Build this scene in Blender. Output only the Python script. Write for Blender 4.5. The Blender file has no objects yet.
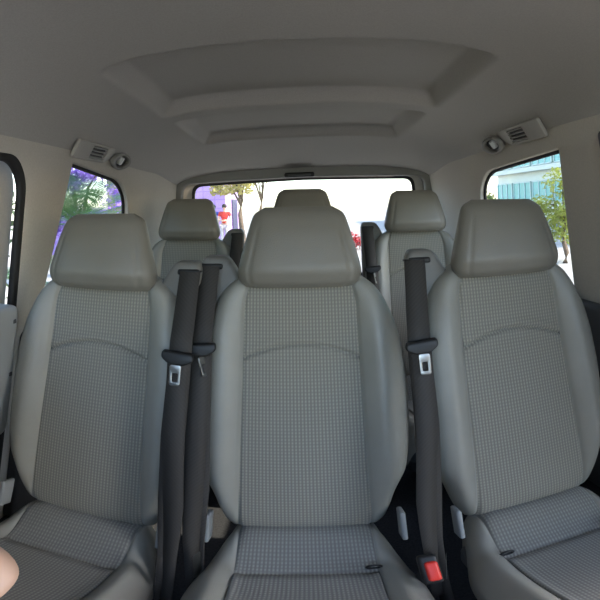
import bpy, bmesh, math, random
from mathutils import Vector, Matrix
random.seed(7)
S = bpy.context.scene
C = S.collection
PI = math.pi
CZ = 1.15            # eye height above the cabin floor
GZ = -0.45           # street level below the cabin floor

# ------------------------------------------------------------------ materials
def new_mat(name):
    m = bpy.data.materials.new(name); m.use_nodes = True
    return m, m.node_tree.nodes, m.node_tree.links

def mat(name, col, rough=0.6, metal=0.0, noise=0.0, scale=40.0, bump=0.0, bscale=300.0, spec=0.5, sheen=0.0):
    m, N, L = new_mat(name)
    b = N['Principled BSDF']
    b.inputs['Base Color'].default_value = (*col, 1)
    b.inputs['Roughness'].default_value = rough
    b.inputs['Metallic'].default_value = metal
    b.inputs['Specular IOR Level'].default_value = spec
    if sheen: b.inputs['Sheen Weight'].default_value = sheen
    tc = N.new('ShaderNodeTexCoord')
    if noise:
        n = N.new('ShaderNodeTexNoise'); n.inputs['Scale'].default_value = scale; n.inputs['Detail'].default_value = 4
        L.new(tc.outputs['Object'], n.inputs['Vector'])
        r = N.new('ShaderNodeMapRange'); r.inputs['From Min'].default_value = .3; r.inputs['From Max'].default_value = .7
        r.inputs['To Min'].default_value = 1 - noise; r.inputs['To Max'].default_value = 1 + noise
        L.new(n.outputs['Fac'], r.inputs['Value'])
        mx = N.new('ShaderNodeVectorMath'); mx.operation = 'SCALE'; mx.inputs[0].default_value = col
        L.new(r.outputs['Result'], mx.inputs['Scale']); L.new(mx.outputs['Vector'], b.inputs['Base Color'])
    if bump:
        n2 = N.new('ShaderNodeTexNoise'); n2.inputs['Scale'].default_value = bscale; n2.inputs['Detail'].default_value = 2
        L.new(tc.outputs['Object'], n2.inputs['Vector'])
        bp = N.new('ShaderNodeBump'); bp.inputs['Strength'].default_value = bump; bp.inputs['Distance'].default_value = .002
        L.new(n2.outputs['Fac'], bp.inputs['Height']); L.new(bp.outputs['Normal'], b.inputs['Normal'])
    return m

def fabric(name, dark, light, pu, pv, stagger=True):
    """knitted seat cloth: small beads in columns, laid out in metres by the UV map"""
    m, N, L = new_mat(name); b = N['Principled BSDF']
    b.inputs['Roughness'].default_value = .9; b.inputs['Specular IOR Level'].default_value = .2
    b.inputs['Sheen Weight'].default_value = .15
    uv = N.new('ShaderNodeUVMap'); sp = N.new('ShaderNodeSeparateXYZ'); L.new(uv.outputs['UV'], sp.inputs['Vector'])
    def wave(sock, p, add=None):
        k = N.new('ShaderNodeMath'); k.operation = 'MULTIPLY'; k.inputs[1].default_value = 2 * PI / p; L.new(sock, k.inputs[0])
        s = k.outputs[0]
        if add is not None:
            a = N.new('ShaderNodeMath'); a.operation = 'ADD'; L.new(s, a.inputs[0]); L.new(add, a.inputs[1]); s = a.outputs[0]
        c = N.new('ShaderNodeMath'); c.operation = 'COSINE'; L.new(s, c.inputs[0])
        r = N.new('ShaderNodeMapRange'); r.inputs['From Min'].default_value = -1; L.new(c.outputs[0], r.inputs['Value'])
        return r.outputs['Result']
    a = wave(sp.outputs['X'], pu)
    add = None
    if stagger:
        f = N.new('ShaderNodeMath'); f.operation = 'DIVIDE'; f.inputs[1].default_value = pu; L.new(sp.outputs['X'], f.inputs[0])
        r = N.new('ShaderNodeMath'); r.operation = 'ROUND'; L.new(f.outputs[0], r.inputs[0])
        h = N.new('ShaderNodeMath'); h.operation = 'MULTIPLY'; h.inputs[1].default_value = PI; L.new(r.outputs[0], h.inputs[0]); add = h.outputs[0]
    c = wave(sp.outputs['Y'], pv, add)
    cr = N.new('ShaderNodeMapRange'); cr.inputs['To Min'].default_value = .35; L.new(c, cr.inputs['Value'])
    mul = N.new('ShaderNodeMath'); mul.operation = 'MULTIPLY'; L.new(a, mul.inputs[0]); L.new(cr.outputs['Result'], mul.inputs[1])
    mx = N.new('ShaderNodeMix'); mx.data_type = 'RGBA'
    mx.inputs[6].default_value = (*dark, 1); mx.inputs[7].default_value = (*light, 1)
    L.new(mul.outputs[0], mx.inputs[0]); L.new(mx.outputs[2], b.inputs['Base Color'])
    bp = N.new('ShaderNodeBump'); bp.inputs['Strength'].default_value = .35; bp.inputs['Distance'].default_value = .0015
    L.new(mul.outputs[0], bp.inputs['Height']); L.new(bp.outputs['Normal'], b.inputs['Normal'])
    return m

def glass(name, tint):
    m, N, L = new_mat(name); N.remove(N['Principled BSDF']); out = N['Material Output']
    t = N.new('ShaderNodeBsdfTransparent'); t.inputs[0].default_value = (*tint, 1)
    g = N.new('ShaderNodeBsdfGlossy'); g.inputs['Roughness'].default_value = .02
    lw = N.new('ShaderNodeLayerWeight'); lw.inputs[0].default_value = .5
    pw = N.new('ShaderNodeMath'); pw.operation = 'POWER'; pw.inputs[1].default_value = 5; L.new(lw.outputs['Facing'], pw.inputs[0])
    f = N.new('ShaderNodeMath'); f.operation = 'MULTIPLY_ADD'; f.inputs[1].default_value = .35; f.inputs[2].default_value = .02; L.new(pw.outputs[0], f.inputs[0])
    mx = N.new('ShaderNodeMixShader'); L.new(f.outputs[0], mx.inputs[0]); L.new(t.outputs[0], mx.inputs[1]); L.new(g.outputs[0], mx.inputs[2])
    L.new(mx.outputs[0], out.inputs['Surface'])
    return m

def webbing_mat():
    m, N, L = new_mat('belt_webbing'); b = N['Principled BSDF']
    b.inputs['Roughness'].default_value = .75
    uv = N.new('ShaderNodeUVMap'); w = N.new('ShaderNodeTexWave'); w.bands_direction = 'DIAGONAL'; w.inputs['Scale'].default_value = 60
    L.new(uv.outputs['UV'], w.inputs['Vector'])
    mx = N.new('ShaderNodeMix'); mx.data_type = 'RGBA'; mx.inputs[6].default_value = (.034, .030, .026, 1); mx.inputs[7].default_value = (.042, .037, .032, 1)
    L.new(w.outputs['Fac'], mx.inputs[0]); L.new(mx.outputs[2], b.inputs['Base Color'])
    return m

M = dict(
    leather=mat('grey_leather', (.288, .275, .235), .42, noise=.04, scale=12, bump=.25, bscale=420),
    head_leather=mat('headrest_leather', (.200, .182, .148), .45, noise=.04, scale=12, bump=.25, bscale=420),
    fabric=fabric('ribbed_seat_cloth', (.200, .187, .155), (.352, .328, .268), .0076, .0088, False),
    cushion_fabric=fabric('ribbed_cushion_cloth', (.175, .168, .148), (.305, .292, .255), .0076, .008, False),
    shell=mat('seat_shell_plastic', (.10, .10, .10), .6, bump=.2),
    guide=mat('belt_guide_plastic', (.17, .16, .14), .5, bump=.2),
    black=mat('black_plastic', (.012, .012, .012), .5),
    rubber=mat('black_rubber', (.012, .011, .011), .7),
    plate=mat('pale_grey_plastic', (.27, .28, .28), .5),
    steel=mat('brushed_steel', (.45, .45, .44), .35, metal=1),
    red=mat('red_plastic', (.75, .04, .025), .4),
    webbing=webbing_mat(),
    headliner=mat('headliner_cloth', (.40, .38, .35), .95, noise=.06, scale=260, bump=.4, bscale=500, spec=.1),
    pillar=mat('pillar_trim_cloth', (.50, .46, .40), .85, noise=.06, scale=200, bump=.3, bscale=400, spec=.2),
    trim=mat('grey_trim_plastic', (.24, .23, .21), .6, bump=.2),
    dark_trim=mat('dark_trim_plastic', (.06, .06, .06), .65, bump=.2),
    doorcard=mat('pale_door_trim', (.36, .37, .36), .5, bump=.2),
    carpet=mat('floor_carpet', (.04, .04, .042), 1, noise=.3, scale=150, bump=.6, bscale=250, spec=.1),
    privacy=glass('tinted_glass', (.80, .82, .82)),
    skin=mat('skin', (.55, .36, .27), .55, noise=.04, scale=20),
    hair=mat('dark_hair', (.02, .015, .012), .6),
    lens=mat('lamp_lens', (.6, .6, .58), .3),
)

# ------------------------------------------------------------------ object helpers
def link(o, parent=None):
    C.objects.link(o)
    if parent: o.parent = parent
    return o

def obj(name, mesh, m, parent=None, smooth=True):
    if isinstance(mesh, bmesh.types.BMesh):
        me = bpy.data.meshes.new(name); mesh.normal_update(); mesh.to_mesh(me); mesh.free()
    else: me = mesh
    me.materials.clear(); me.materials.append(m)
    if smooth: me.polygons.foreach_set('use_smooth', [True] * len(me.polygons))
    return link(bpy.data.objects.new(name, me), parent)

def tag(o, label, cat, group=None):
    o['label'] = label; o['category'] = cat
    if group: o['group'] = group
    return o

def struct(o):
    o['kind'] = 'structure'; return o

def thing(name, label, cat, loc=(0, 0, 0), group=None):
    o = bpy.data.objects.new(name, None); C.objects.link(o); o.location = loc; o.empty_display_size = .1
    return tag(o, label, cat, group)

def dup(root, label, loc=None, mirror=False):
    def rec(o, p):
        c = o.copy(); C.objects.link(c)
        if p: c.parent = p
        for ch in kids[o]: rec(ch, c)
        return c
    kids = {}
    def walk(o):
        kids[o] = list(o.children)
        for ch in o.children: walk(ch)
    walk(root)
    r = rec(root, None); r['label'] = label
    if loc: r.location = loc
    if mirror: r.scale.x = -r.scale.x
    return r

def box(bm, c, s, rot=None):
    g = bmesh.ops.create_cube(bm, size=1)['verts']
    for v in g:
        p = Vector((v.co.x * s[0], v.co.y * s[1], v.co.z * s[2]))
        if rot: p = rot @ p
        v.co = p + Vector(c)
    return g

def rbox(c, s, bev=.005, rot=None, seg=3):
    bm = bmesh.new(); box(bm, (0, 0, 0), s)
    bmesh.ops.bevel(bm, geom=bm.edges[:], offset=min(bev, min(s) * .45), segments=seg, affect='EDGES', profile=.5)
    for v in bm.verts:
        p = v.co.copy()
        if rot: p = rot @ p
        v.co = p + Vector(c)
    return bm

def tube(pts, rad, n=10, closed=False):
    bm = bmesh.new(); rings = []
    pts = [Vector(p) for p in pts]; up = Vector((.03, .02, 1)).normalized()
    for i, p in enumerate(pts):
        a = pts[i - 1] if (i > 0 or closed) else p
        b = pts[(i + 1) % len(pts)] if (i < len(pts) - 1 or closed) else p
        d = (b - a).normalized()
        u = d.cross(up)
        if u.length < .05: u = d.cross(Vector((1, 0, 0)))
        u.normalize(); w = d.cross(u)
        r = rad[i] if isinstance(rad, (list, tuple)) else rad
        rings.append([bm.verts.new(p + u * math.cos(t) * r + w * math.sin(t) * r) for t in [2 * PI * k / n for k in range(n)]])
    m = len(rings)
    for i in range(m if closed else m - 1):
        A, B = rings[i], rings[(i + 1) % m]
        for k in range(n): bm.faces.new((A[k], A[(k + 1) % n], B[(k + 1) % n], B[k]))
    if not closed:
        bm.faces.new(rings[0][::-1]); bm.faces.new(rings[-1])
    bmesh.ops.recalc_face_normals(bm, faces=bm.faces[:])
    return bm

def rounded(pts, rads, n=6):
    """polygon outline with rounded corners"""
    out = []; m = len(pts)
    for i in range(m):
        p = Vector(pts[i]); a = Vector(pts[i - 1]); b = Vector(pts[(i + 1) % m])
        r = rads[i] if isinstance(rads, (list, tuple)) else rads
        if r <= 0: out.append(p); continue
        u = (a - p); v = (b - p)
        l = min(r, u.length * .48, v.length * .48); u.normalize(); v.normalize()
        p0, p1 = p + u * l, p + v * l
        for k in range(n + 1):
            t = k / n; out.append(p0 * (1 - t) ** 2 + p * 2 * t * (1 - t) + p1 * t * t)
    return out

def plate(outline, holes=(), thick=.02, bev=.004, fn=None):
    """a flat board with holes, rounded edges; fn maps its (a, b, c) to the place it stands"""
    cu = bpy.data.curves.new('outline', 'CURVE'); cu.dimensions = '2D'; cu.fill_mode = 'BOTH'
    cu.extrude = max(thick / 2 - bev, .0002); cu.bevel_depth = bev; cu.bevel_resolution = 2; cu.offset = -bev
    for ring in [outline, *holes]:
        sp = cu.splines.new('POLY'); sp.points.add(len(ring) - 1); sp.use_cyclic_u = True
        for q, p in zip(sp.points, ring): q.co = (p[0], p[1], 0, 1)
    o = bpy.data.objects.new('outline', cu); C.objects.link(o)
    dg = bpy.context.evaluated_depsgraph_get()
    me = bpy.data.meshes.new_from_object(o.evaluated_get(dg))
    bpy.data.objects.remove(o); bpy.data.curves.remove(cu)
    bm = bmesh.new(); bm.from_mesh(me); bpy.data.meshes.remove(me)
    bmesh.ops.remove_doubles(bm, verts=bm.verts[:], dist=1e-5)
    if fn:
        for v in bm.verts: v.co = fn(v.co.x, v.co.y, v.co.z)
    bmesh.ops.recalc_face_normals(bm, faces=bm.faces[:])
    return bm

def auto_flat(o, ang=35):
    me = o.data
    bm = bmesh.new(); bm.from_mesh(me)
    for e in bm.edges:
        e.smooth = not (len(e.link_faces) == 2 and e.calc_face_angle(0) > math.radians(ang))
    bm.to_mesh(me); bm.free()
    return o

def lerp_table(tab, t):
    if t <= tab[0][0]: return tab[0][1]
    for (a, x), (b, y) in zip(tab, tab[1:]):
        if t <= b:
            k = (t - a) / (b - a); return x + (y - x) * k
    return tab[-1][1]

def smooth_table(tab, t, h=.02):
    return sum(lerp_table(tab, t + h * k / 3) for k in range(-3, 4)) / 7

def sstep(a, b, x):
    t = max(0, min(1, (x - a) / (b - a))); return t * t * (3 - 2 * t)

# ------------------------------------------------------------------ one seat
LEAN = math.radians(12)
BITE_Z = CZ - .84
def lean(x, t, n, z0=BITE_Z):
    return Vector((x, t * math.sin(LEAN) - n * math.cos(LEAN), z0 + t * math.cos(LEAN) + n * math.sin(LEAN)))

T = .705
WT = [(0, .150), (.02, .170), (.05, .180), (.12, .198), (.18, .230), (.28, .243), (.39, .247), (.48, .243), (.55, .231), (.60, .214), (.64, .194), (.67, .168), (.69, .135), (T, .10)]
XT = [(0, .140), (.2, .136), (.62, .130), (.68, .115), (T, .08)]
def bw(t): return smooth_table(WT, t, .018)
def bx_(t): return smooth_table(XT, t, .012)
def back_front(x, t, w, xs):
    u = min(1, abs(x) / w)
    end = max(0, 1 - abs(2 * t / T - 1) ** 16) ** .5
    B = sstep(.0, .12, t) * (1 - .40 * sstep(.50, .68, t))
    th = .062 + .012 * math.sin(PI * min(1, t / .5)) * (1 - .6 * u) + .040 * B * sstep(xs - .015, xs + .05, abs(x)) 
    n = -.03 + end * th * (1 - u ** 7) ** .4
    n -= .006 * math.exp(-((abs(x) - xs) / .0045) ** 2)
    return n
def seam_t(x): return .483 + .034 * (1 - (x / .13) ** 2)

def grid_mesh(P, uv=None, closed=False):
    bm = bmesh.new(); R = len(P); Q = len(P[0])
    V = [[bm.verts.new(p) for p in row] for row in P]
    lay = bm.loops.layers.uv.new('UVMap') if uv else None
    for i in range(R - 1):
        for j in range(Q - 1):
            f = bm.faces.new((V[i][j], V[i][j + 1], V[i + 1][j + 1], V[i + 1][j]))
            if uv:
                for l, (a, b) in zip(f.loops, ((i, j), (i, j + 1), (i + 1, j + 1), (i + 1, j))): l[lay].uv = uv[a][b]
    return bm

def rows_t(n):
    return [T * (0.5 - 0.5 * math.cos(PI * (.001 + .998 * k / n))) * .35 + T * (.001 + .998 * k / n) * .65 for k in range(n + 1)]

def make_seat():
    root = bpy.data.objects.new('passenger_seat', None); C.objects.link(root)
    ts = rows_t(230)
    # cloth panel
    ss = sorted([-1 + 2 * k / 56 for k in range(57)] + [-.985, -.97, -.95, .95, .97, .985])
    P, U = [], []
    for t in ts:
        w, xs = bw(t), bx_(t); row = []; ur = []
        for s in ss:
            x = s * xs; n = back_front(x, t, w, xs)
            d = t - seam_t(x)
            n -= .010 * math.exp(-(d / .0036) ** 2) - .0025 * math.exp(-((d - .012) / .010) ** 2) - .0015 * math.exp(-((d + .012) / .010) ** 2)
            row.append(lean(x, t, n)); ur.append((x, t))
        P.append(row); U.append(ur)
    obj('backrest_panel', grid_mesh(P, U), M['fabric'], root)
    # leather bolsters, wrapping round to the shell
    tb = rows_t(80)
    qs = [math.sin(PI / 2 * k / 18) for k in range(19)]
    qs = sorted(qs + [.01, .03, .055])
    for sg in (-1, 1):
        P = []
        for t in tb:
            w, xs = bw(t), bx_(t)
            row = [lean(sg * (xs + (w - xs) * q), t, back_front(xs + (w - xs) * q, t, w, xs)) for q in qs]
            P.append(row if sg > 0 else row[::-1])
        obj('backrest_bolster', grid_mesh(P), M['leather'], root)
    P = []
    for t in tb:
        w = bw(t); end = max(0, 1 - abs(2 * t / T - 1) ** 16) ** .5
        row = []
        for k in range(25):
            u = math.cos(PI * k / 24)
            row.append(lean(u * w, t, -.03 - end * .06 * (1 - abs(u) ** 5) ** .4))
        P.append(row)
    obj('backrest_shell', grid_mesh(P), M['shell'], root)
    # headrest
    HW = [(0, .126), (.008, .139), (.03, .145), (.05, .142), (.09, .132), (.13, .121), (.16, .112), (.175, .104), (.186, .078)]
    HD = [(0, .030), (.01, .046), (.04, .054), (.08, .048), (.13, .040), (.165, .030), (.18, .018), (.186, .006)]
    HN = [(0, .030), (.05, .034), (.12, .022), (.186, .006)]
    bm = bmesh.new(); rings = []
    hs = [.186 * (.5 - .5 * math.cos(PI * k / 36)) for k in range(37)]
    for h in hs:
        w, d, c = smooth_table(HW, h, .006), smooth_table(HD, h, .006), smooth_table(HN, h, .01)
        ring = []
        for k in range(96):
            a = 2 * PI * k / 96; ca, sa = math.cos(a), math.sin(a)
            x = w * math.copysign(abs(ca) ** .55, ca); n = d * math.copysign(abs(sa) ** .72, sa)
            if sa > 0:
                cr = .80 * w
                n -= .0035 * (1 - sstep(.11, .165, h)) * math.exp(-((abs(x) - cr) / .004) ** 2)
                n += .004 * (1 - (x / w) ** 2)
            ring.append(bm.verts.new(Vector((x, -(n + c), h))))
        rings.append(ring)
    for A, B in zip(rings, rings[1:]):
        for k in range(96): bm.faces.new((A[k], A[(k + 1) % 96], B[(k + 1) % 96], B[k]))
    bm.faces.new(rings[0][::-1]); bm.faces.new(rings[-1])
    bmesh.ops.recalc_face_normals(bm, faces=bm.faces[:])
    hr = obj('headrest', bm, M['head_leather'], root)
    p = lean(0, .665, .0); hr.location = p
    for sg in (-1, 1):
        obj('headrest_post', tube([(sg * .062, -.012, -.10), (sg * .062, -.012, .03)], .006), M['steel'], hr)
    # cushion
    L_ = .50
    def cw(s): return smooth_table([(0, .160), (.08, .180), (.13, .200), (.20, .212), (.40, .208), (L_, .19)], s, .03)
    def cx(s): return .137 - .012 * s / L_
    def ctop(x, s):
        w, xs = cw(s), cx(s); u = min(1, abs(x) / w)
        z = .335 - .075 * sstep(.05, .16, s) + .03 * sstep(.2, .45, s)
        z += .042 * sstep(xs - .02, xs + .04, abs(x)) * sstep(.06, .18, s)
        z -= .08 * u ** 8 + .10 * sstep(L_ - .06, L_, s) ** 2
        z -= .006 * math.exp(-((abs(x) - xs) / .004) ** 2)
        sc = .152 + .006 * (x / .13) ** 2
        if abs(x) < xs:
            z -= .010 * math.exp(-((s - sc) / .005) ** 2)
            z += .008 * sstep(sc, sc + .03, s)
        return z
    sr = [L_ * k / 120 for k in range(121)]
    def cy(s): return .03 - s
    ss2 = sorted([-1 + 2 * k / 36 for k in range(37)] + [-.985, -.965, .965, .985])
    obj('cushion_panel', grid_mesh([[Vector((q * cx(s), cy(s), ctop(q * cx(s), s))) for q in ss2] for s in sr][::-1],
                                   [[(q * cx(s), s) for q in ss2] for s in sr][::-1]), M['cushion_fabric'], root)
    sb = sr[::3]
    for sg in (-1, 1):
        P = []
        for s in sb:
            xs, w = cx(s), cw(s)
            row = [Vector((sg * (xs + (w - xs) * q), cy(s), ctop(xs + (w - xs) * q, s))) for q in qs]
            row.append(Vector((sg * w, cy(s), .17)))
            P.append(row if sg < 0 else row[::-1])
        obj('cushion_bolster', grid_mesh(P), M['leather'], root)
    b = rbox((0, cy(L_ / 2), .175), (.36, L_ - .04, .07), .02)
    obj('cushion_pan', b, M['shell'], root)
    bm = rbox((0, -.17, .075), (.30, .30, .15), .02)
    obj('seat_base', bm, M['dark_trim'], root)
    # belt guide on the shoulder with a slot; sits at local -x
    gl = rounded([(-.120, -.230), (-.160, -.150), (-.180, -.124), (-.236, -.124), (-.246, -.142), (-.247, -.46), (-.205, -.46)],
                 [.02, .03, .03, .02, .02, .02, .03])
    g = obj('belt_guide', plate(gl, thick=.05, bev=.012, fn=lambda a, b, c: Vector((a, .165 + (b + .15) * .21 - c, CZ + b))), M['guide'], root)
    auto_flat(g, 50)
    obj('slot', rbox((-.216, .138, CZ - .148), (.054, .014, .014), .005), M['black'], g)
    # hinge covers beside the bite
    for sg in (-1, 1):
        obj('hinge_cover', rbox((sg * .197, -.045, CZ - .80), (.012, .045, .085), .005, Matrix.Rotation(-.25, 3, 'X')), M['plate'], root)
    # child-seat anchor loops at the cushion
    for sg in (-1, 1):
        pts = []
        for k in range(16):
            a = 2 * PI * k / 16; pts.append((sg * .125 + .014 * math.cos(a), -.122 - .004 * math.sin(a), .272 + .010 * math.sin(a)))
        obj('anchor_loop', tube(pts, .0028, 6, True), M['black'], root)
    return root

seat0 = make_seat()
seat0['category'] = 'seat'; seat0['group'] = 'passenger seats in two rows'

# ------------------------------------------------------------------ one seat belt (local frame of its seat, guide at -x)
def strip(path, width, thick=.0022):
    """path of (x, y, z, width factor, twist)"""
    rows, uv = [], []; s = 0
    for i, p in enumerate(path):
        x, y, z = p[:3]; w = width * (p[3] if len(p) > 3 else 1) / 2; tw = p[4] if len(p) > 4 else 0
        if i: s += (Vector(p[:3]) - Vector(path[i - 1][:3])).length
        c, sn = math.cos(tw), math.sin(tw)
        rows.append([Vector((x - w * c, y - w * sn, z)), Vector((x, y - .001, z)), Vector((x + w * c, y + w * sn, z))])
        uv.append([(-w, s), (0, s), (w, s)])
    bm = grid_mesh(rows, uv)
    bmesh.ops.recalc_face_normals(bm, faces=bm.faces[:])
    me = bpy.data.meshes.new('webbing'); bm.to_mesh(me); bm.free()
    return me

def make_belt(slack=0.0):
    r = bpy.data.objects.new('seat_belt', None); C.objects.link(r)
    def q(pts, n=8):
        out = []
        for a, b in zip(pts, pts[1:]):
            for k in range(n): out.append(tuple(a[i] + (b[i] - a[i]) * k / n for i in range(len(a))))
        out.append(pts[-1]); return out
    Z = CZ
    def sway(pts): return [(p[0] + slack * sstep(-.12, .22, Z - .147 - p[2]) * (1 + .5 * sstep(.2, .7, Z - .147 - p[2])),) + tuple(p[1:]) for p in pts]
    dx = sway([(0, 0, Z - .318)])[0][0]; dx2 = sway([(0, 0, Z - .86)])[0][0]
    main = q([(-.220, .150, Z - .147, 1, 0), (-.220, .130, Z - .147, 1, 0), (-.220, .116, Z - .165, 1, 0), (-.219, .030, Z - .29, 1, .0), (-.214, -.035, Z - .50, 1, -.1),
              (-.211, -.06, Z - .66, .95, -.25), (-.209, -.085, Z - .80, .75, -.6), (-.203, -.11, Z - .93, .6, -.8), (-.195, -.12, Z - 1.04, .6, -.8)])
    w = obj('webbing', strip(sway(main), .050), M['webbing'], r)
    so = w.modifiers.new('thickness', 'SOLIDIFY'); so.thickness = .0025; so.offset = 0
    lap = q([(-.217, .008, Z - .325, .95, 0), (-.217, -.044, Z - .50, .95, .1), (-.221, -.073, Z - .68, .9, .2), (-.219, -.10, Z - .82, .7, .4), (-.212, -.12, Z - 1.0, .6, .4)])
    w2 = obj('lap_webbing', strip(sway(lap), .048), M['webbing'], r)
    so = w2.modifiers.new('thickness', 'SOLIDIFY'); so.thickness = .0025; so.offset = 0
    # tongue: black grip with a steel plate that has a slot
    ol = rounded([(-.034, .008), (.034, .014), (.036, -.002), (.018, -.016), (-.016, -.018), (-.036, -.008)], .007)
    tn = obj('tongue', plate(ol, thick=.016, bev=.005, fn=lambda a, b, c: Vector((-.217 + dx + a, .004 + b * .28 - c, Z - .318 + b))), M['black'], r)
    pl = obj('tongue_plate', plate(rounded([(-.012, -.016), (.013, -.016), (.013, -.062), (-.010, -.062)], .006),
             [rounded([(-.006, -.034), (.007, -.034), (.007, -.054), (-.005, -.054)], .003)], .004, .001,
             fn=lambda a, b, c: Vector((a, b * .22 - c, b))), M['steel'], tn)
    pl.location = (-.216 + dx, -.003, Z - .318)
    st = obj('anchor_plate', plate(rounded([(-.012, .04), (.012, .04), (.012, -.05), (-.012, -.05)], .01), thick=.004, bev=.001,
             fn=lambda a, b, c: Vector((-.200 + dx2 + a * .35, -.135 + a, Z - .86 + b))), M['steel'], r)
    return r
belt0 = make_belt(); belt_door = make_belt(-.008); belt_window = make_belt(-.035)
for o in (belt0, belt_door, belt_window): o['category'] = 'seat belt'; o['group'] = 'grey seat belts'

MID_Y, REAR_Y, REAR_UP = .925, 1.845, .03
places = [  # x, y, lift, mirror, seat label, belt label
    (-.516, MID_Y - .04, 0, True, 'nearer row grey seat beside the sliding door, headrest in front of the palm window',
     'charcoal belt with its steel tongue facing out, on the guide beside the door-side seat'),
    (-.035, MID_Y, 0, False, 'large grey centre seat of the nearer row, between two belts, with ribbed cloth panel',
     'charcoal belt with its tongue turned edge-on, on the left shoulder of the nearer centre seat'),
    (.466, MID_Y - .04, 0, False, 'grey seat with ribbed cloth centre under the window that shows the building',
     'charcoal belt with steel tongue above the red buckle, on the nearer right-hand seat'),
    (-.545, REAR_Y, REAR_UP, True, 'back row seat on the purple wall side, its headrest standing left of the red-dressed people',
     'dark belt on the back row guide just right of the back left seat'),
    (-.028, REAR_Y, REAR_UP, False, 'back row centre seat, only its headrest top showing above the nearer centre headrest',
     'dark belt of the back row centre seat, half hidden by the nearer centre headrest'),
    (.482, REAR_Y, REAR_UP, False, 'back row right seat with headrest raised on two steel posts against white window',
     'dark belt on the back row guide between centre headrest and raised right headrest'),
]
seats, belts = [], []
seat_copies = [seat0] + [dup(seat0, p[4]) for p in places[1:]] + [dup(seat0, '') for _ in range(2)]
for i, (x, y, up, mir, sl, bl) in enumerate(places):
    s = seat_copies[i]; s['label'] = sl; s.location = (x, y, up)
    b = (belt_door, belt0, belt_window)[i] if i < 3 else dup(belt0, bl); b['label'] = bl; b.location = (x, y, up)
    if i >= 3:
        for ch in s.children:
            if ch.name.startswith('headrest'): ch.location = ch.location + Vector((0, 0, .046 if i == 4 else .022))
    s.rotation_euler.y = b.rotation_euler.y = math.radians(1.1)
    if i < 2:            # anchor loops show only where the cloth seam leaves them bare
        for ch in list(s.children):
            if ch.name.startswith('anchor_loop') and (i == 0 or min(c[0] for c in ch.bound_box) < 0): bpy.data.objects.remove(ch)
    if i == 1:
        for ch in b.children:
            for g in ch.children:
                if g.name.startswith('tongue_plate'): g.rotation_euler.z = 1.15
    s.scale.x = -1 if mir else 1; b.scale.x = -1 if mir else 1
    seats.append(s); belts.append(b)

# the two front seats beside the eye, and the dashboard
for x, y, l in ((-.575, .135, 'front seat carrying the person with the bare elbow'), (.56, -.06, 'empty front seat across from the person with the bare elbow')):
    f = seat_copies[6 if x < 0 else 7]; f['label'] = l; f.location = (x, y, 0); f['group'] = 'front seats'; f.scale.x = -1 if x > 0 else 1; f.rotation_euler.y = 0

# buckle with a red button
bk = thing('belt_buckle', 'black buckle with a red release button standing between centre and right-hand seats', 'buckle', (.180, .72, .012))
R = Matrix.Rotation(-.65, 3, 'X')
obj('buckle_body', rbox((0, 0, CZ - .835), (.036, .026, .075), .008, R), M['black'], bk)
obj('release_button', rbox((0.002, -.010, CZ - .833), (.024, .022, .050), .006, R), M['red'], bk)
obj('buckle_stalk', tube([(0, .02, CZ - .86), (-.005, .06, CZ - .95), (-.01, .09, CZ - 1.06)], .014), M['black'], bk)
tag(obj('release_strap', strip([(-.765, .86, CZ - .60), (-.768, .85, CZ - .70), (-.772, .83, CZ - .80), (-.785, .80, CZ - .88)], .010), M['trim']),
    'thin grey strap hanging beside the door-side seat', 'strap')

# ------------------------------------------------------------------ cabin shell
def WX(z): return .765 - .13 * z            # z relative to the eye
def side_fn(sg, off=0.0):
    """(y, z, c) on a side wall; off > 0 lies further out"""
    return lambda a, b, c: Vector((sg * (WX(b) + off + c), a, CZ + b))

def winring(near_top, near_bot, far, grow=0.0):
    g = grow
    pts = [(near_bot[0] - g, near_bot[1] - g), (near_top[0] - g, near_top[1] + g), (far[0] - .10 + g * .5, far[1] + g), (far[0] + g, far[1] - .07), (far[0] + .03 + g, near_bot[1] - g)]
    return rounded(pts, [.03, .012, .16, .10, .05], 10)

DO = [(-.55, -1.02), (-.55, .168), (.985, .168), (1.035, .10), (1.02, -1.02)]
door_open = rounded(DO, [.05, .05, .09, .09, .05], 8)
Lwin = ((1.300, .170), (1.165, -.30), (1.80, .130))
Rwin = ((1.140, .142), (1.165, -.34), (1.80, .110))
outer = [(-1.0, -1.15), (-1.0, .30), (2.66, .30), (2.66, -1.15)]
wl = struct(obj('wall_left', plate(outer, [door_open, winring(*Lwin, grow=.004)], .02, .006, side_fn(-1, .010)), M['pillar']))
fd = rounded([(-.70, -.98), (-.60, -.28), (-.35, .15), (.40, .16), (.44, -.28), (.44, -.98)], .06)
wr = struct(obj('wall_right', plate(outer, [fd, winring(*Rwin, grow=.004)], .02, .006, side_fn(1, .010)), M['pillar']))
for o in (wl, wr): auto_flat(o, 40)

for n, sg, W_ in (('window_1', -1, Lwin), ('window_2', 1, Rwin)):
    w = struct(obj(n, plate(winring(*W_, grow=.02), thick=.005, bev=.001, fn=side_fn(sg, .034)), M['privacy']))
    gk = obj('window_gasket', plate(winring(*W_, grow=.016), [winring(*W_, grow=-.006)], .012, .004, side_fn(sg, .024)), M['rubber'], w)

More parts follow.
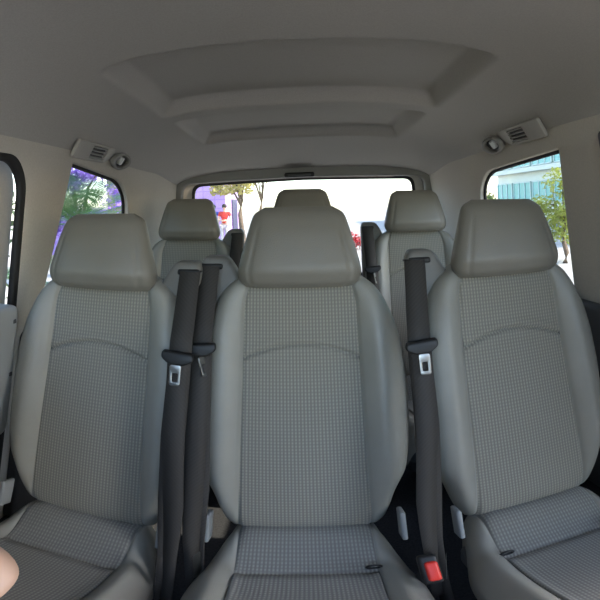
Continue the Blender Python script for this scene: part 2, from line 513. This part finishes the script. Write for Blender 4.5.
# sliding door on the left with its window, seals and trim card
d1 = struct(obj('door_1', plate(rounded([(-.57, -1.04), (-.57, .19), (1.0, .19), (1.055, .11), (1.04, -1.04)], [.05, .05, .09, .09, .05], 8),
                         [rounded([(-.45, -.27), (-.45, .115), (.885, .115), (.935, .05), (.93, -.27)], [.05, .05, .08, .08, .05], 8)], .03, .006, side_fn(-1, .072)), M['pillar']))
auto_flat(d1, 40)
obj('door_seal', plate(rounded([(-.56, -1.03), (-.56, .178), (.995, .178), (1.045, .105), (1.03, -1.03)], [.05, .05, .09, .09, .05], 8),
                       [rounded([(-.53, -1.0), (-.53, .150), (.965, .150), (1.012, .09), (1.0, -1.0)], [.05, .05, .085, .085, .05], 8)], .022, .008, side_fn(-1, .012)), M['rubber'], d1)
obj('window_gasket', plate(rounded([(-.46, -.28), (-.46, .125), (.89, .125), (.945, .055), (.94, -.28)], [.05, .05, .085, .085, .05], 8),
                           [rounded([(-.42, -.245), (-.42, .088), (.862, .088), (.905, .03), (.90, -.245)], [.05, .05, .08, .08, .05], 8)], .018, .006, side_fn(-1, .056)), M['rubber'], d1)
obj('door_glass', plate(rounded([(-.46, -.28), (-.46, .125), (.89, .125), (.945, .055), (.94, -.28)], .06), thick=.005, bev=.001, fn=side_fn(-1, .075)), M['privacy'], d1)
card = obj('door_trim_card', plate(rounded([(.0, -.66), (.0, -.245), (.955, -.245), (.945, -.66)], [.03, .03, .03, .04]), thick=.09, bev=.018, fn=side_fn(-1, -.028)), M['doorcard'], d1)
auto_flat(card, 50)
for z in (-.29, -.45):
    obj('screw_cover', rbox((-WX(z) + .073, .93, CZ + z), (.004, .012, .012), .002), M['dark_trim'], card)
low = obj('lower_door_trim', plate(rounded([(.0, -1.02), (.0, -.67), (.96, -.67), (.95, -1.02)], .03), thick=.06, bev=.012, fn=side_fn(-1, .01)), M['dark_trim'], d1)

# lower side trim beside the rear seats
for k, sg in ((1, -1), (2, 1)):
    y0 = 1.06 if sg < 0 else .55
    z1 = -.36 if sg < 0 else -.33
    struct(auto_flat(obj('trim_%d' % k, plate(rounded([(y0, -1.14), (y0, z1), (2.5, z1), (2.5, -1.14)], .03), thick=.05, bev=.015, fn=side_fn(sg, -.015)), M['dark_trim']), 50))
# right front pillar trim in front of the window (belt-side post) and its seal
struct(auto_flat(obj('trim_3', plate(rounded([(.60, -.32), (.64, .17), (.915, .17), (.885, -.32)], .02), thick=.02, bev=.008, fn=side_fn(1, -.012)), M['dark_trim']), 50))

# headliner with two shallow recesses
def recess(x, y, y0, y1, hw, depth, s=.045):
    m = sstep(-hw - .004, -hw + s, x) * sstep(-hw - .004, -hw + s, -x)
    return depth * m * sstep(y0 - .004, y0 + .03, y) * sstep(-y1 - .004, -y1 + .024, -y)
def ceil_z(x, y):
    zc = .425 - .075 * (y - .5) + .022 * max(0, y - 1.0) ** 1.5
    zc -= .10 * sstep(2.06, 2.56, y) 
    ze = .190 - .015 * sstep(1.2, 2.0, y) - .03 * sstep(2.1, 2.6, y)
    u = min(1, abs(x) / .748)
    z = ze + (max(zc, ze) - ze) * (1 - u ** 4.2) ** .72
    z += recess(x, y, .985, 1.515, .485, .052) + recess(x, y, 1.595, 2.10, .472, .046)
    return z
ys = [-.62 + 3.2 * k / 330 for k in range(331)]
xs_ = [-.748 + 1.496 * k / 170 for k in range(171)]
me = grid_mesh([[Vector((x, y, CZ + ceil_z(x, y))) for x in xs_] for y in ys])
ce = struct(obj('ceiling', me, M['headliner']))
so = ce.modifiers.new('roof_thickness', 'SOLIDIFY'); so.thickness = .03; so.offset = 1

# tailgate end: body opening, tailgate frame and glass
def rear_ring(hw_top, hw_bot, zt, zb, r):
    return rounded([(-hw_bot, zb), (-hw_top, zt), (0, zt + .012), (hw_top, zt), (hw_bot, zb)], [r, r, 0, r, r], 8)
rear_fn = lambda y: (lambda a, b, c: Vector((a, y - c, CZ + b)))
rw = struct(obj('wall_rear', plate([(-.84, -1.15), (-.80, .33), (.80, .33), (.84, -1.15)], [rear_ring(.715, .76, .150, -.80, .06)], .05, .012, rear_fn(2.55)), M['trim']))
tg = struct(obj('door_2', plate(rear_ring(.78, .80, .20, -.90, .06), [rear_ring(.655, .70, .140, -.42, .05)], .04, .010, rear_fn(2.62)), M['pillar']))
w3 = struct(obj('window_3', plate(rear_ring(.69, .73, .17, -.45, .05), thick=.005, bev=.001, fn=rear_fn(2.645)), M['privacy']))
obj('window_gasket', plate(rear_ring(.668, .712, .152, -.432, .055), [rear_ring(.650, .695, .135, -.415, .05)], .01, .003, rear_fn(2.598)), M['rubber'], w3)
for o in (rw, tg): auto_flat(o, 40)
t = thing('brake_light', 'dark brake light housing in the middle of the header above the rear window', 'light', (-.02, 2.50, CZ + .172))
obj('housing', rbox((0, 0, 0), (.17, .05, .028), .010), M['black'], t)
obj('lens', rbox((0, -.026, -.002), (.13, .004, .012), .002), M['dark_trim'], t)

struct(obj('wall_front', rbox((0, -1.12, .42), (1.66, .42, .84), .06), M['dark_trim']))
fl = bmesh.new(); box(fl, (0, .70, -.03), (1.84, 4.0, .06)); struct(obj('floor', fl, M['carpet'], smooth=False))

# air vents and reading lamps along the roof rails
def rail(sg, label_v, label_l, y0):
    v = thing('air_vent', label_v, 'air vent', (sg * .715, y0, CZ + .218))
    tilt = Matrix.Rotation(sg * math.radians(58), 3, 'Y')
    fn = lambda a, b, c: tilt @ Vector((sg * b, a, -c))
    obj('vent_plate', plate(rounded([(-.12, -.034), (-.12, .034), (.12, .034), (.16, .0), (.16, -.034)], .012), [rounded([(-.01, -.024), (-.01, .024), (.105, .024), (.105, -.024)], .004)], .014, .004, fn), M['headliner'], v)
    obj('vent_back', plate(rounded([(-.015, -.028), (-.015, .028), (.11, .028), (.11, -.028)], .004), thick=.004, bev=.001, fn=lambda a, b, c: fn(a, b, c - .008)), M['black'], v)
    for k in range(4):
        obj('vent_slat', plate(rounded([(-.01, -.0025), (-.01, .0025), (.105, .0025), (.105, -.0025)], .001), thick=.012, bev=.0008, fn=lambda a, b, c: fn(a, b + .013 * (k - 1.5), c)), M['trim'], v)
    l = thing('reading_lamp', label_l, 'lamp', (sg * .715, y0 + .255, CZ + .205))
    ring = [(.085 * math.cos(2 * PI * k / 32), .036 * math.sin(2 * PI * k / 32)) for k in range(32)]
    hole = [(.058 * math.cos(2 * PI * k / 32) , .024 * math.sin(2 * PI * k / 32)) for k in range(32)]
    obj('lamp_ring', plate(ring, [hole], .020, .007, fn), M['trim'], l)
    obj('lamp_recess', plate(hole, thick=.003, bev=.001, fn=lambda a, b, c: fn(a, b, c - .006)), M['black'], l)
    obj('lamp_lever', plate(rounded([(-.040, -.020), (-.008, -.020), (-.016, .012), (-.032, .012)], .006), thick=.020, bev=.005, fn=lambda a, b, c: fn(a, b, c + .006)), M['lens'], l)
rail(-1, 'slatted grey air vent in the roof rail above the palm window', 'oval grey lamp with pale lever in the roof rail above the palm window', 1.38)
rail(1, 'slatted grey air vent in the roof rail above the building window', 'oval grey lamp with pale lever in the roof rail above the building window', 1.29)

# ------------------------------------------------------------------ people
def skin_body(name, V, E, Rr, m, parent=None, sub=2, root=0):
    me = bpy.data.meshes.new(name); me.from_pydata(V, E, [])
    o = bpy.data.objects.new(name, me); C.objects.link(o)
    md = o.modifiers.new('skin', 'SKIN'); md.use_smooth_shade = True
    sv = me.skin_vertices[0].data
    for i, r in enumerate(Rr):
        sv[i].radius = r if isinstance(r, tuple) else (r, r); sv[i].use_root = (i == root)
    sb = o.modifiers.new('sub', 'SUBSURF'); sb.levels = sub; sb.render_levels = sub
    dg = bpy.context.evaluated_depsgraph_get()
    res = bpy.data.meshes.new_from_object(o.evaluated_get(dg)); bpy.data.objects.remove(o)
    return obj(name, res, m, parent)

def ball(c, r, s=(1, 1, 1), seg=16):
    bm = bmesh.new(); bmesh.ops.create_uvsphere(bm, u_segments=seg, v_segments=seg, radius=r)
    for v in bm.verts: v.co = Vector((v.co.x * s[0] + c[0], v.co.y * s[1] + c[1], v.co.z * s[2] + c[2]))
    return bm

def hand_chain(V, E, Rr, wrist_i, d, side, curl):
    """palm, four fingers and a thumb from the wrist along d"""
    d = Vector(d).normalized(); side = Vector(side).normalized(); dn = d.cross(side).normalized()
    w = Vector(V[wrist_i])
    def add(p, r, par):
        V.append(tuple(p)); Rr.append(r); E.append((par, len(V) - 1)); return len(V) - 1
    palm = add(w + d * .045, (.020, .014), wrist_i)
    for k, ln in zip((-1.5, -.5, .5, 1.5), (.060, .075, .080, .070)):
        kn = add(w + d * .085 + side * k * .020, .0095, palm)
        m1 = add(Vector(V[kn]) + d * ln * .5 + dn * curl * .012, .0085, kn)
        add(Vector(V[m1]) + d * ln * .45 + dn * curl * .026, .007, m1)
    th = add(w + d * .03 + side * .034, .0105, palm)
    add(Vector(V[th]) + d * .035 + side * .016 + dn * curl * .012, .0085, th)

def person(label, loc, pose, shirt, legs, hair, group=None, rz=0, sub=2):
    r = thing('person', label, 'person', loc, group); r.rotation_euler.z = rz
    J = pose
    V, E, Rr, idx = [], [], [], {}
    def add(k, rad, par=None):
        V.append(J[k]); Rr.append(rad); idx[k] = len(V) - 1
        if par: E.append((idx[par], idx[k]))
    add('pelvis', (.125, .10)); add('waist', (.115, .085), 'pelvis'); add('chest', (.135, .10), 'waist'); add('neck0', (.06, .06), 'chest'); add('neck', .048, 'neck0'); add('head', (.078, .092), 'neck'); add('crown', (.062, .075), 'head')
    for s in 'LR':
        add('sh' + s, .055, 'chest'); add('el' + s, .041, 'sh' + s); add('wr' + s, .028, 'el' + s)
        add('hip' + s, .085, 'pelvis'); add('kn' + s, .056, 'hip' + s); add('an' + s, .038, 'kn' + s); add('toe' + s, (.036, .026), 'an' + s)
    for s in 'LR':
        d = Vector(J['wr' + s]) - Vector(J['el' + s])
        hand_chain(V, E, Rr, idx['wr' + s], d, d.cross(Vector((0, 1, .2))) if s == 'L' else -d.cross(Vector((0, 1, .2))), 1)
    skin_body('body', V, E, Rr, M['skin'], r, sub)
    h = Vector(J['head']); f = Vector(J['face']).normalized(); sd = f.cross(Vector((0, 0, 1))).normalized()
    for k in (-1, 1):
        obj('eye', ball(h + f * .086 + sd * k * .031 + Vector((0, 0, .03)), .012, seg=10), M['hair'], r)
        obj('ear', ball(h + sd * k * .084 + Vector((0, 0, .01)), .028, (.5, .7, 1), 10), M['skin'], r)
    obj('nose', ball(h + f * .098 + Vector((0, 0, -.0)), .016, seg=10), M['skin'], r)
    obj('mouth', ball(h + f * .088 + Vector((0, 0, -.045)), .018, (1.2, .5, .35), 10), M['red'], r)
    obj('hair', ball(h - f * .016 + Vector((0, 0, .052)), .103, (1, 1, .95)), hair, r)
    def garment(name, keys, edges, rads, m):
        VV = [J[k] for k in keys]; EE = [(keys.index(a), keys.index(b)) for a, b in edges]
        skin_body(name, VV, EE, rads, m, r)
    J2 = J
    for s in 'LR': J2['mid' + s] = tuple((Vector(J['sh' + s]) * .45 + Vector(J['el' + s]) * .55))
    garment('shirt', ['pelvis', 'waist', 'chest', 'neck0', 'shL', 'midL', 'shR', 'midR'],
            [('pelvis', 'waist'), ('waist', 'chest'), ('chest', 'neck0'), ('chest', 'shL'), ('shL', 'midL'), ('chest', 'shR'), ('shR', 'midR')],
            [(.145, .12), (.135, .105), (.152, .118), (.068, .068), .07, .06, .07, .06], shirt)
    garment('trousers', ['pelvis', 'hipL', 'knL', 'anL', 'hipR', 'knR', 'anR'],
            [('pelvis', 'hipL'), ('hipL', 'knL'), ('knL', 'anL'), ('pelvis', 'hipR'), ('hipR', 'knR'), ('knR', 'anR')],
            [(.14, .115), .098, .07, .052, .098, .07, .052], legs)
    return r

def standing(lean_x=0.0, arm=0.0):
    P = dict(pelvis=(0, 0, .95), waist=(lean_x * .3, 0, 1.12), chest=(lean_x * .7, 0, 1.32), neck0=(lean_x, 0, 1.45), neck=(lean_x, -.01, 1.52), head=(lean_x, -.02, 1.62), crown=(lean_x, -.015, 1.70), face=(0, -1, 0))
    for s, k in (('L', -1), ('R', 1)):
        P.update({'sh' + s: (k * .19 + lean_x, 0, 1.41), 'el' + s: (k * .25 + lean_x, .02 - arm * .1, 1.14), 'wr' + s: (k * (.24 - arm * .14) + lean_x, -.04 - arm * .22, .92 + arm * .2),
                  'hip' + s: (k * .09, 0, .88), 'kn' + s: (k * .10, -.02, .50), 'an' + s: (k * .11, .02, .09), 'toe' + s: (k * .13, -.14, .035)})
    return P

def cloth(name, c): return mat(name, c, .9, noise=.15, scale=15, spec=.2)

person('person in a red and white top standing outside behind the tailgate, arms in front', (-3.14, 17.0, GZ), standing(.03, 1.0), cloth('red_cloth', (.55, .06, .05)), cloth('pale_cloth', (.5, .45, .45)), M['hair'])
person('person in blue clothes standing by the purple wall, half hidden by the back left headrest', (-3.86, 18.5, GZ), standing(0, .3), cloth('blue_cloth', (.07, .10, .35)), cloth('dark_cloth', (.03, .03, .06)), M['hair'])

# the person in the front seat whose bare elbow reaches into the corner
P = dict(pelvis=(0, 0, .50), waist=(0, .03, .66), chest=(.0, .06, .84), neck0=(0, .05, .97), neck=(0, .03, 1.03), head=(0, .0, 1.13), crown=(0, .01, 1.21), face=(0, -1, 0),
         shL=(-.18, .06, .92), elL=(-.25, -.05, .66), wrL=(-.18, -.28, .66), shR=(.18, .08, .92), elR=(.274, .300, .715), wrR=(.255, .05, .660),
         hipL=(-.09, -.02, .48), knL=(-.12, -.42, .52), anL=(-.12, -.50, .13), toeL=(-.12, -.63, .07), hipR=(.09, -.02, .48), knR=(.12, -.42, .52), anR=(.12, -.50, .13), toeR=(.12, -.63, .07))
person('person in the front seat of whom only a bare bent elbow shows', (-.555, .02, 0), P, cloth('grey_shirt', (.2, .2, .22)), cloth('navy_trousers', (.03, .04, .08)), M['hair'], sub=3)

# ------------------------------------------------------------------ outside
asphalt = mat('pale_paving', (.34, .325, .30), .9, noise=.15, scale=1.5, spec=.2)
g = bmesh.new(); box(g, (0, 20, GZ - .05), (140, 140, .1)); struct(obj('ground', g, asphalt, smooth=False))

def tile_wall(name, col, grout, sx, sz):
    m, N, L = new_mat(name); b = N['Principled BSDF']; b.inputs['Roughness'].default_value = .7
    tc = N.new('ShaderNodeTexCoord'); mp = N.new('ShaderNodeMapping'); mp.inputs['Rotation'].default_value = (PI / 2, 0, 0)
    br = N.new('ShaderNodeTexBrick'); br.offset = 0
    br.inputs['Color1'].default_value = (*col, 1); br.inputs['Color2'].default_value = (*[c * .9 for c in col], 1); br.inputs['Mortar'].default_value = (*grout, 1)
    br.inputs['Scale'].default_value = 1; br.inputs['Brick Width'].default_value = sx; br.inputs['Row Height'].default_value = sz; br.inputs['Mortar Size'].default_value = .02
    L.new(tc.outputs['Object'], mp.inputs['Vector']); L.new(mp.outputs['Vector'], br.inputs['Vector']); L.new(br.outputs['Color'], b.inputs['Base Color'])
    return m
purple = tile_wall('purple_tiles', (.48, .31, .62), (.34, .20, .50), .55, .40)
# purple building behind the car on the left
t = thing('building', 'purple tiled building with a dark doorway behind the car', 'building', (-6.3, 20, GZ))
obj('tiled_wall', rbox((0, 2, 2.6), (5.4, 4, 5.2), .02), purple, t, False)
obj('doorway', rbox((2.70, 2.4, 1.02), (.12, 1.5, 2.0), .01), mat('dark_door', (.03, .025, .08), .6), t, False)
obj('roof_edge', rbox((0, 2, 5.25), (5.7, 4.3, .16), .02), mat('pale_plaster', (.5, .48, .45), .8), t, False)

# garden wall on the left with a beige pier, seen through the palm window
bt = thing('garden_pier', 'tall beige rendered pier behind the palm', 'pier', (-4.1, 9.4, GZ))
obj('pier_shaft', rbox((0, 0, 1.6), (.62, .4, 3.2), .02), mat('beige_render', (.22, .21, .16), .9, noise=.1, scale=3), bt, False)
obj('coping', rbox((0, 0, 3.24), (.74, .5, .08), .02), mat('stone_coping', (.3, .29, .25), .9), bt, False)
hb = thing('garden_wall', 'lilac rendered garden wall behind the violet tree', 'wall', (-8.6, 14.6, GZ))
obj('wall_panel', rbox((0, 0, .85), (5.2, .3, 1.7), .02), mat('lilac_render', (.26, .19, .46), .8, noise=.3, scale=1.2), hb, False)
obj('coping', rbox((0, 0, 1.74), (5.3, .42, .08), .02), mat('pale_coping', (.5, .46, .46), .8), hb, False)

# office building on the right
ob = thing('building', 'pale office building with teal glass bands seen through the right-hand window', 'building', (17.5, 24, GZ))
cream = mat('cream_render', (.70, .70, .58), .8); teal = mat('teal_glass', (.16, .42, .37), .25); fr = mat('pale_window_frame', (.5, .58, .52), .5)
obj('wall', rbox((2.5, 0, 5.2), (5, 26, 10.4), .03), cream, ob, False)
for fl_ in range(3):
    zc = 2.0 + fl_ * 2.9
    for k in range(8):
        wp = obj('window', rbox((-.04, -11.4 + k * 3.25, zc), (.12, 2.9, 1.6), .01), teal, ob, False)
        bm = bmesh.new()
        for j in (-1.45, -.5, .5, 1.45): box(bm, (-.12, -11.4 + k * 3.25 + j, zc), (.08, .09, 1.6))
        for j in (-.8, .8): box(bm, (-.12, -11.4 + k * 3.25, zc + j), (.08, 2.98, .1))
        obj('window_frame', bm, fr, wp, False)
    obj('floor_band', rbox((-.35, 0, zc - 1.15), (.7, 26.2, .35), .02), cream, ob, False)

# plants
def leaf_mat(name, col, trans=(.3)):
    m, N, L = new_mat(name); b = N['Principled BSDF']; b.inputs['Roughness'].default_value = .6
    oi = N.new('ShaderNodeTexCoord'); n = N.new('ShaderNodeTexNoise'); n.inputs['Scale'].default_value = 6
    L.new(oi.outputs['Object'], n.inputs['Vector'])
    r = N.new('ShaderNodeMapRange'); r.inputs['To Min'].default_value = .5; r.inputs['To Max'].default_value = 1.5; L.new(n.outputs['Fac'], r.inputs['Value'])
    mx = N.new('ShaderNodeVectorMath'); mx.operation = 'SCALE'; mx.inputs[0].default_value = col
    L.new(r.outputs['Result'], mx.inputs['Scale']); L.new(mx.outputs['Vector'], b.inputs['Base Color'])
    tr = N.new('ShaderNodeBsdfTranslucent'); L.new(mx.outputs['Vector'], tr.inputs['Color'])
    ms = N.new('ShaderNodeMixShader'); ms.inputs[0].default_value = trans
    L.new(b.outputs[0], ms.inputs[1]); L.new(tr.outputs[0], ms.inputs[2]); L.new(ms.outputs[0], N['Material Output'].inputs['Surface'])
    return m
bark = mat('bark', (.12, .085, .06), .95, noise=.4, scale=14, bump=.5, bscale=40)
green, dkgreen, yellow, violet = leaf_mat('green_leaves', (.045, .07, .03)), leaf_mat('palm_leaves', (.045, .12, .035)), leaf_mat('yellow_leaves', (.42, .37, .12)), leaf_mat('violet_blossom', (.26, .16, .50))

def foliage(blobs, size, n):
    bm = bmesh.new()
    for (c, r, sq) in blobs:
        for _ in range(n):
            d = Vector((random.gauss(0, 1), random.gauss(0, 1), random.gauss(0, 1))).normalized() * r * random.random() ** .45
            p = Vector(c) + Vector((d.x, d.y, d.z * sq))
            a = Vector((random.gauss(0, 1), random.gauss(0, 1), random.gauss(0, .6))).normalized(); b = a.cross(Vector((random.random(), random.random(), 1))).normalized()
            s = size * random.uniform(.6, 1.3)
            bm.faces.new([bm.verts.new(p + a * s), bm.verts.new(p + b * s * .45), bm.verts.new(p - a * s), bm.verts.new(p - b * s * .45)])
    return bm

def tree(label, loc, h, blobs, size, n, m, rad=.14, lean_=(0, 0), name='tree'):
    t = thing(name, label, 'tree', loc)
    obj('trunk', tube([(lean_[0] * k / 5 + .05 * math.sin(k * 1.7), lean_[1] * k / 5, h * k / 5) for k in range(6)], [rad * (1.15 - .11 * k) for k in range(6)], 12), bark, t)
    for (c, r, sq) in blobs[:5]:
        obj('branch', tube([(lean_[0] * .7, lean_[1] * .7, h * .72), ((lean_[0] + c[0]) / 2, (lean_[1] + c[1]) / 2, (h + c[2]) / 2 + .1), c], [rad * .45, rad * .3, rad * .12], 8), bark, t)
    obj('foliage', foliage(blobs, size, n), m, t, False)
    return t

def blobs(n, spread, z0, z1, r, sq=.7):
    return [((random.uniform(-spread, spread), random.uniform(-spread, spread), random.uniform(z0, z1)), r * random.uniform(.7, 1.2), sq) for _ in range(n)]

tree('yellow-green street tree with a thin trunk nearest the purple building', (-2.1, 14.6, GZ), 2.3, blobs(7, .75, 2.2, 3.0, .5), .10, 130, yellow, .09)
tree('yellow-green street tree with a thin trunk beside the centre headrest', (-1.75, 18.2, GZ), 2.5, blobs(7, .8, 2.4, 3.4, .55), .10, 130, yellow, .08)
tree('violet flowering tree outside the palm window', (-4.5, 8.0, GZ), 1.6, blobs(12, 1.0, .9, 2.5, .42), .07, 190, violet, .10)
tree('yellow-green bushy tree at the edge of the building window', (5.75, 8.6, GZ), 1.2, blobs(11, .5, .25, 2.1, .42), .06, 260, leaf_mat('lime_leaves', (.30, .34, .07)), .06)
tree('small green bushy tree far off in front of the office building', (9.3, 21.0, GZ), 1.2, blobs(6, .6, .8, 1.9, .5), .10, 160, leaf_mat('lime_tree_leaves', (.26, .32, .08)), .08)
sh = thing('flower_bush', 'low red flowering bush in the bright street behind the car', 'bush', (1.85, 15.0, GZ))
obj('foliage', foliage([((random.uniform(-.35, .35), random.uniform(-.3, .3), random.uniform(.15, .5)), .22, .8) for _ in range(8)], .05, 120), leaf_mat('red_petals', (.55, .07, .08)), sh, False)
obj('stem', tube([(0, 0, 0), (.02, 0, .25), (0, .03, .45)], .02, 8), bark, sh)

hg = thing('shade_hedge', 'tall clipped green foliage added beside the sliding door for shade', 'shade_hedge', (-2.5, .6, GZ))  # added greenery that dims the light from the left, mostly out of view
hb_ = rbox((0, 0, 1.25), (.5, 4.2, 2.5), .08); fo = foliage([((random.uniform(-.2, .25), -2.1 + 4.2 * k / 24, z), .42, 1) for k in range(25) for z in (.3, .8, 1.3, 1.8, 2.3)], .06, 60)
me_ = bpy.data.meshes.new('h'); hb_.to_mesh(me_); hb_.free(); fo.from_mesh(me_); bpy.data.meshes.remove(me_)
obj('foliage', fo, green, hg, False)

def palm(label, loc, h, nf, length):
    t = thing('palm', label, 'palm', loc)
    obj('trunk', tube([(0, 0, h * k / 4) for k in range(5)], [.11, .10, .095, .10, .08], 12), bark, t)
    for i in range(nf):
        az = 2 * PI * i / nf + random.uniform(-.2, .2); el = random.uniform(.15, 1.25)
        d = Vector((math.cos(az) * math.cos(el), math.sin(az) * math.cos(el), math.sin(el)))
        side = Vector((-math.sin(az), math.cos(az), 0))
        bm = bmesh.new(); pts = []
        L_ = length * random.uniform(.8, 1.1)
        for k in range(13):
            s = L_ * k / 12; pts.append(Vector((0, 0, h)) + d * s + Vector((0, 0, -.30 * (s / L_) ** 2 * L_)))
        for k in range(12):
            a, b = pts[k], pts[k + 1]; w = .006
            bm.faces.new([bm.verts.new(a - side * w), bm.verts.new(a + side * w), bm.verts.new(b + side * w), bm.verts.new(b - side * w)])
            if k > 1:
                for j in range(2):
                    q = a.lerp(b, j / 2); tt = (k + j / 2) / 12
                    ll = .34 * math.sin(PI * (.12 + .83 * tt)) * length
                    for sg in (-1, 1):
                        e = (side * sg * .75 + (b - a).normalized() * .75 + Vector((0, 0, -.12))).normalized()
                        tip = q + e * ll; w2 = (b - a).normalized() * .007
                        bm.faces.new([bm.verts.new(q - w2), bm.verts.new(q.lerp(tip, .5) - w2 * .9 ), bm.verts.new(tip), bm.verts.new(q.lerp(tip, .5) + w2 * 1.2), bm.verts.new(q + w2)])
        obj('frond', bm, dkgreen, t, False)
    return t
palm('dark green palm with long fronds close to the left-hand side window', (-2.35, 4.1, GZ), 1.45, 22, 1.0)
palm('small green palm low beside the taller palm, toward the sliding door', (-2.75, 3.75, GZ), .85, 16, .85)

# ------------------------------------------------------------------ light
w = bpy.data.worlds.new('World'); S.world = w; w.use_nodes = True
N, L = w.node_tree.nodes, w.node_tree.links
sky = N.new('ShaderNodeTexSky'); sky.sky_type = 'NISHITA'; sky.sun_disc = False
sky.sun_elevation = math.radians(38); sky.sun_rotation = math.radians(98); sky.air_density = 1.0; sky.dust_density = 1.0
L.new(sky.outputs[0], N['Background'].inputs[0]); N['Background'].inputs[1].default_value = .35
sl = bpy.data.lights.new('sun', 'SUN'); sl.energy = 5.0; sl.angle = math.radians(.6); sl.color = (1, .89, .74)
so_ = bpy.data.objects.new('sun', sl); C.objects.link(so_)
so_.rotation_euler = (0, math.radians(52), math.radians(-2))   # from the right

def portal(name, loc, rot, sx, sy):
    l = bpy.data.lights.new(name, 'AREA'); l.shape = 'RECTANGLE'; l.size = sx; l.size_y = sy; l.cycles.is_portal = True
    o = bpy.data.objects.new(name, l); C.objects.link(o); o.location = loc; o.rotation_euler = rot
portal('windscreen_portal', (0, -.95, CZ - .25), (PI / 2, 0, 0), 1.6, 1.5)
portal('rear_portal', (0, 2.68, CZ - .14), (-PI / 2, 0, 0), 1.5, .62)
portal('side_portal', (-.86, 1.5, CZ - .1), (0, -PI / 2, 0), .6, .75)
portal('side_portal', (.86, 1.5, CZ - .1), (0, PI / 2, 0), .6, .75)
portal('door_portal', (-.88, .22, CZ - .1), (0, -PI / 2, 0), .5, 1.4)
portal('door_portal', (.88, 0, CZ - .08), (0, PI / 2, 0), .5, 1.1)

# ------------------------------------------------------------------ camera
cd = bpy.data.cameras.new('camera'); cam = bpy.data.objects.new('camera', cd); C.objects.link(cam)
cam.location = (0, 0, CZ)
cam.rotation_euler = (Matrix.Rotation(math.radians(2.2), 3, 'Y') @ Matrix.Rotation(PI / 2, 3, 'X')).to_euler()
cd.type = 'PANO'; cd.panorama_type = 'EQUIRECTANGULAR'
F_ = 440.0
cd.longitude_min = -304 / F_; cd.longitude_max = 296 / F_
cd.latitude_min = -395 / F_; cd.latitude_max = 205 / F_
cd.clip_start = .02; cd.clip_end = 300
S.camera = cam
S.cycles.use_denoising = True
S.cycles.max_bounces = 10; S.cycles.diffuse_bounces = 6; S.cycles.transparent_max_bounces = 12
S.view_settings.view_transform = 'Standard'; S.view_settings.look = 'None'; S.view_settings.gamma = 1
S.view_settings.exposure = 1.65
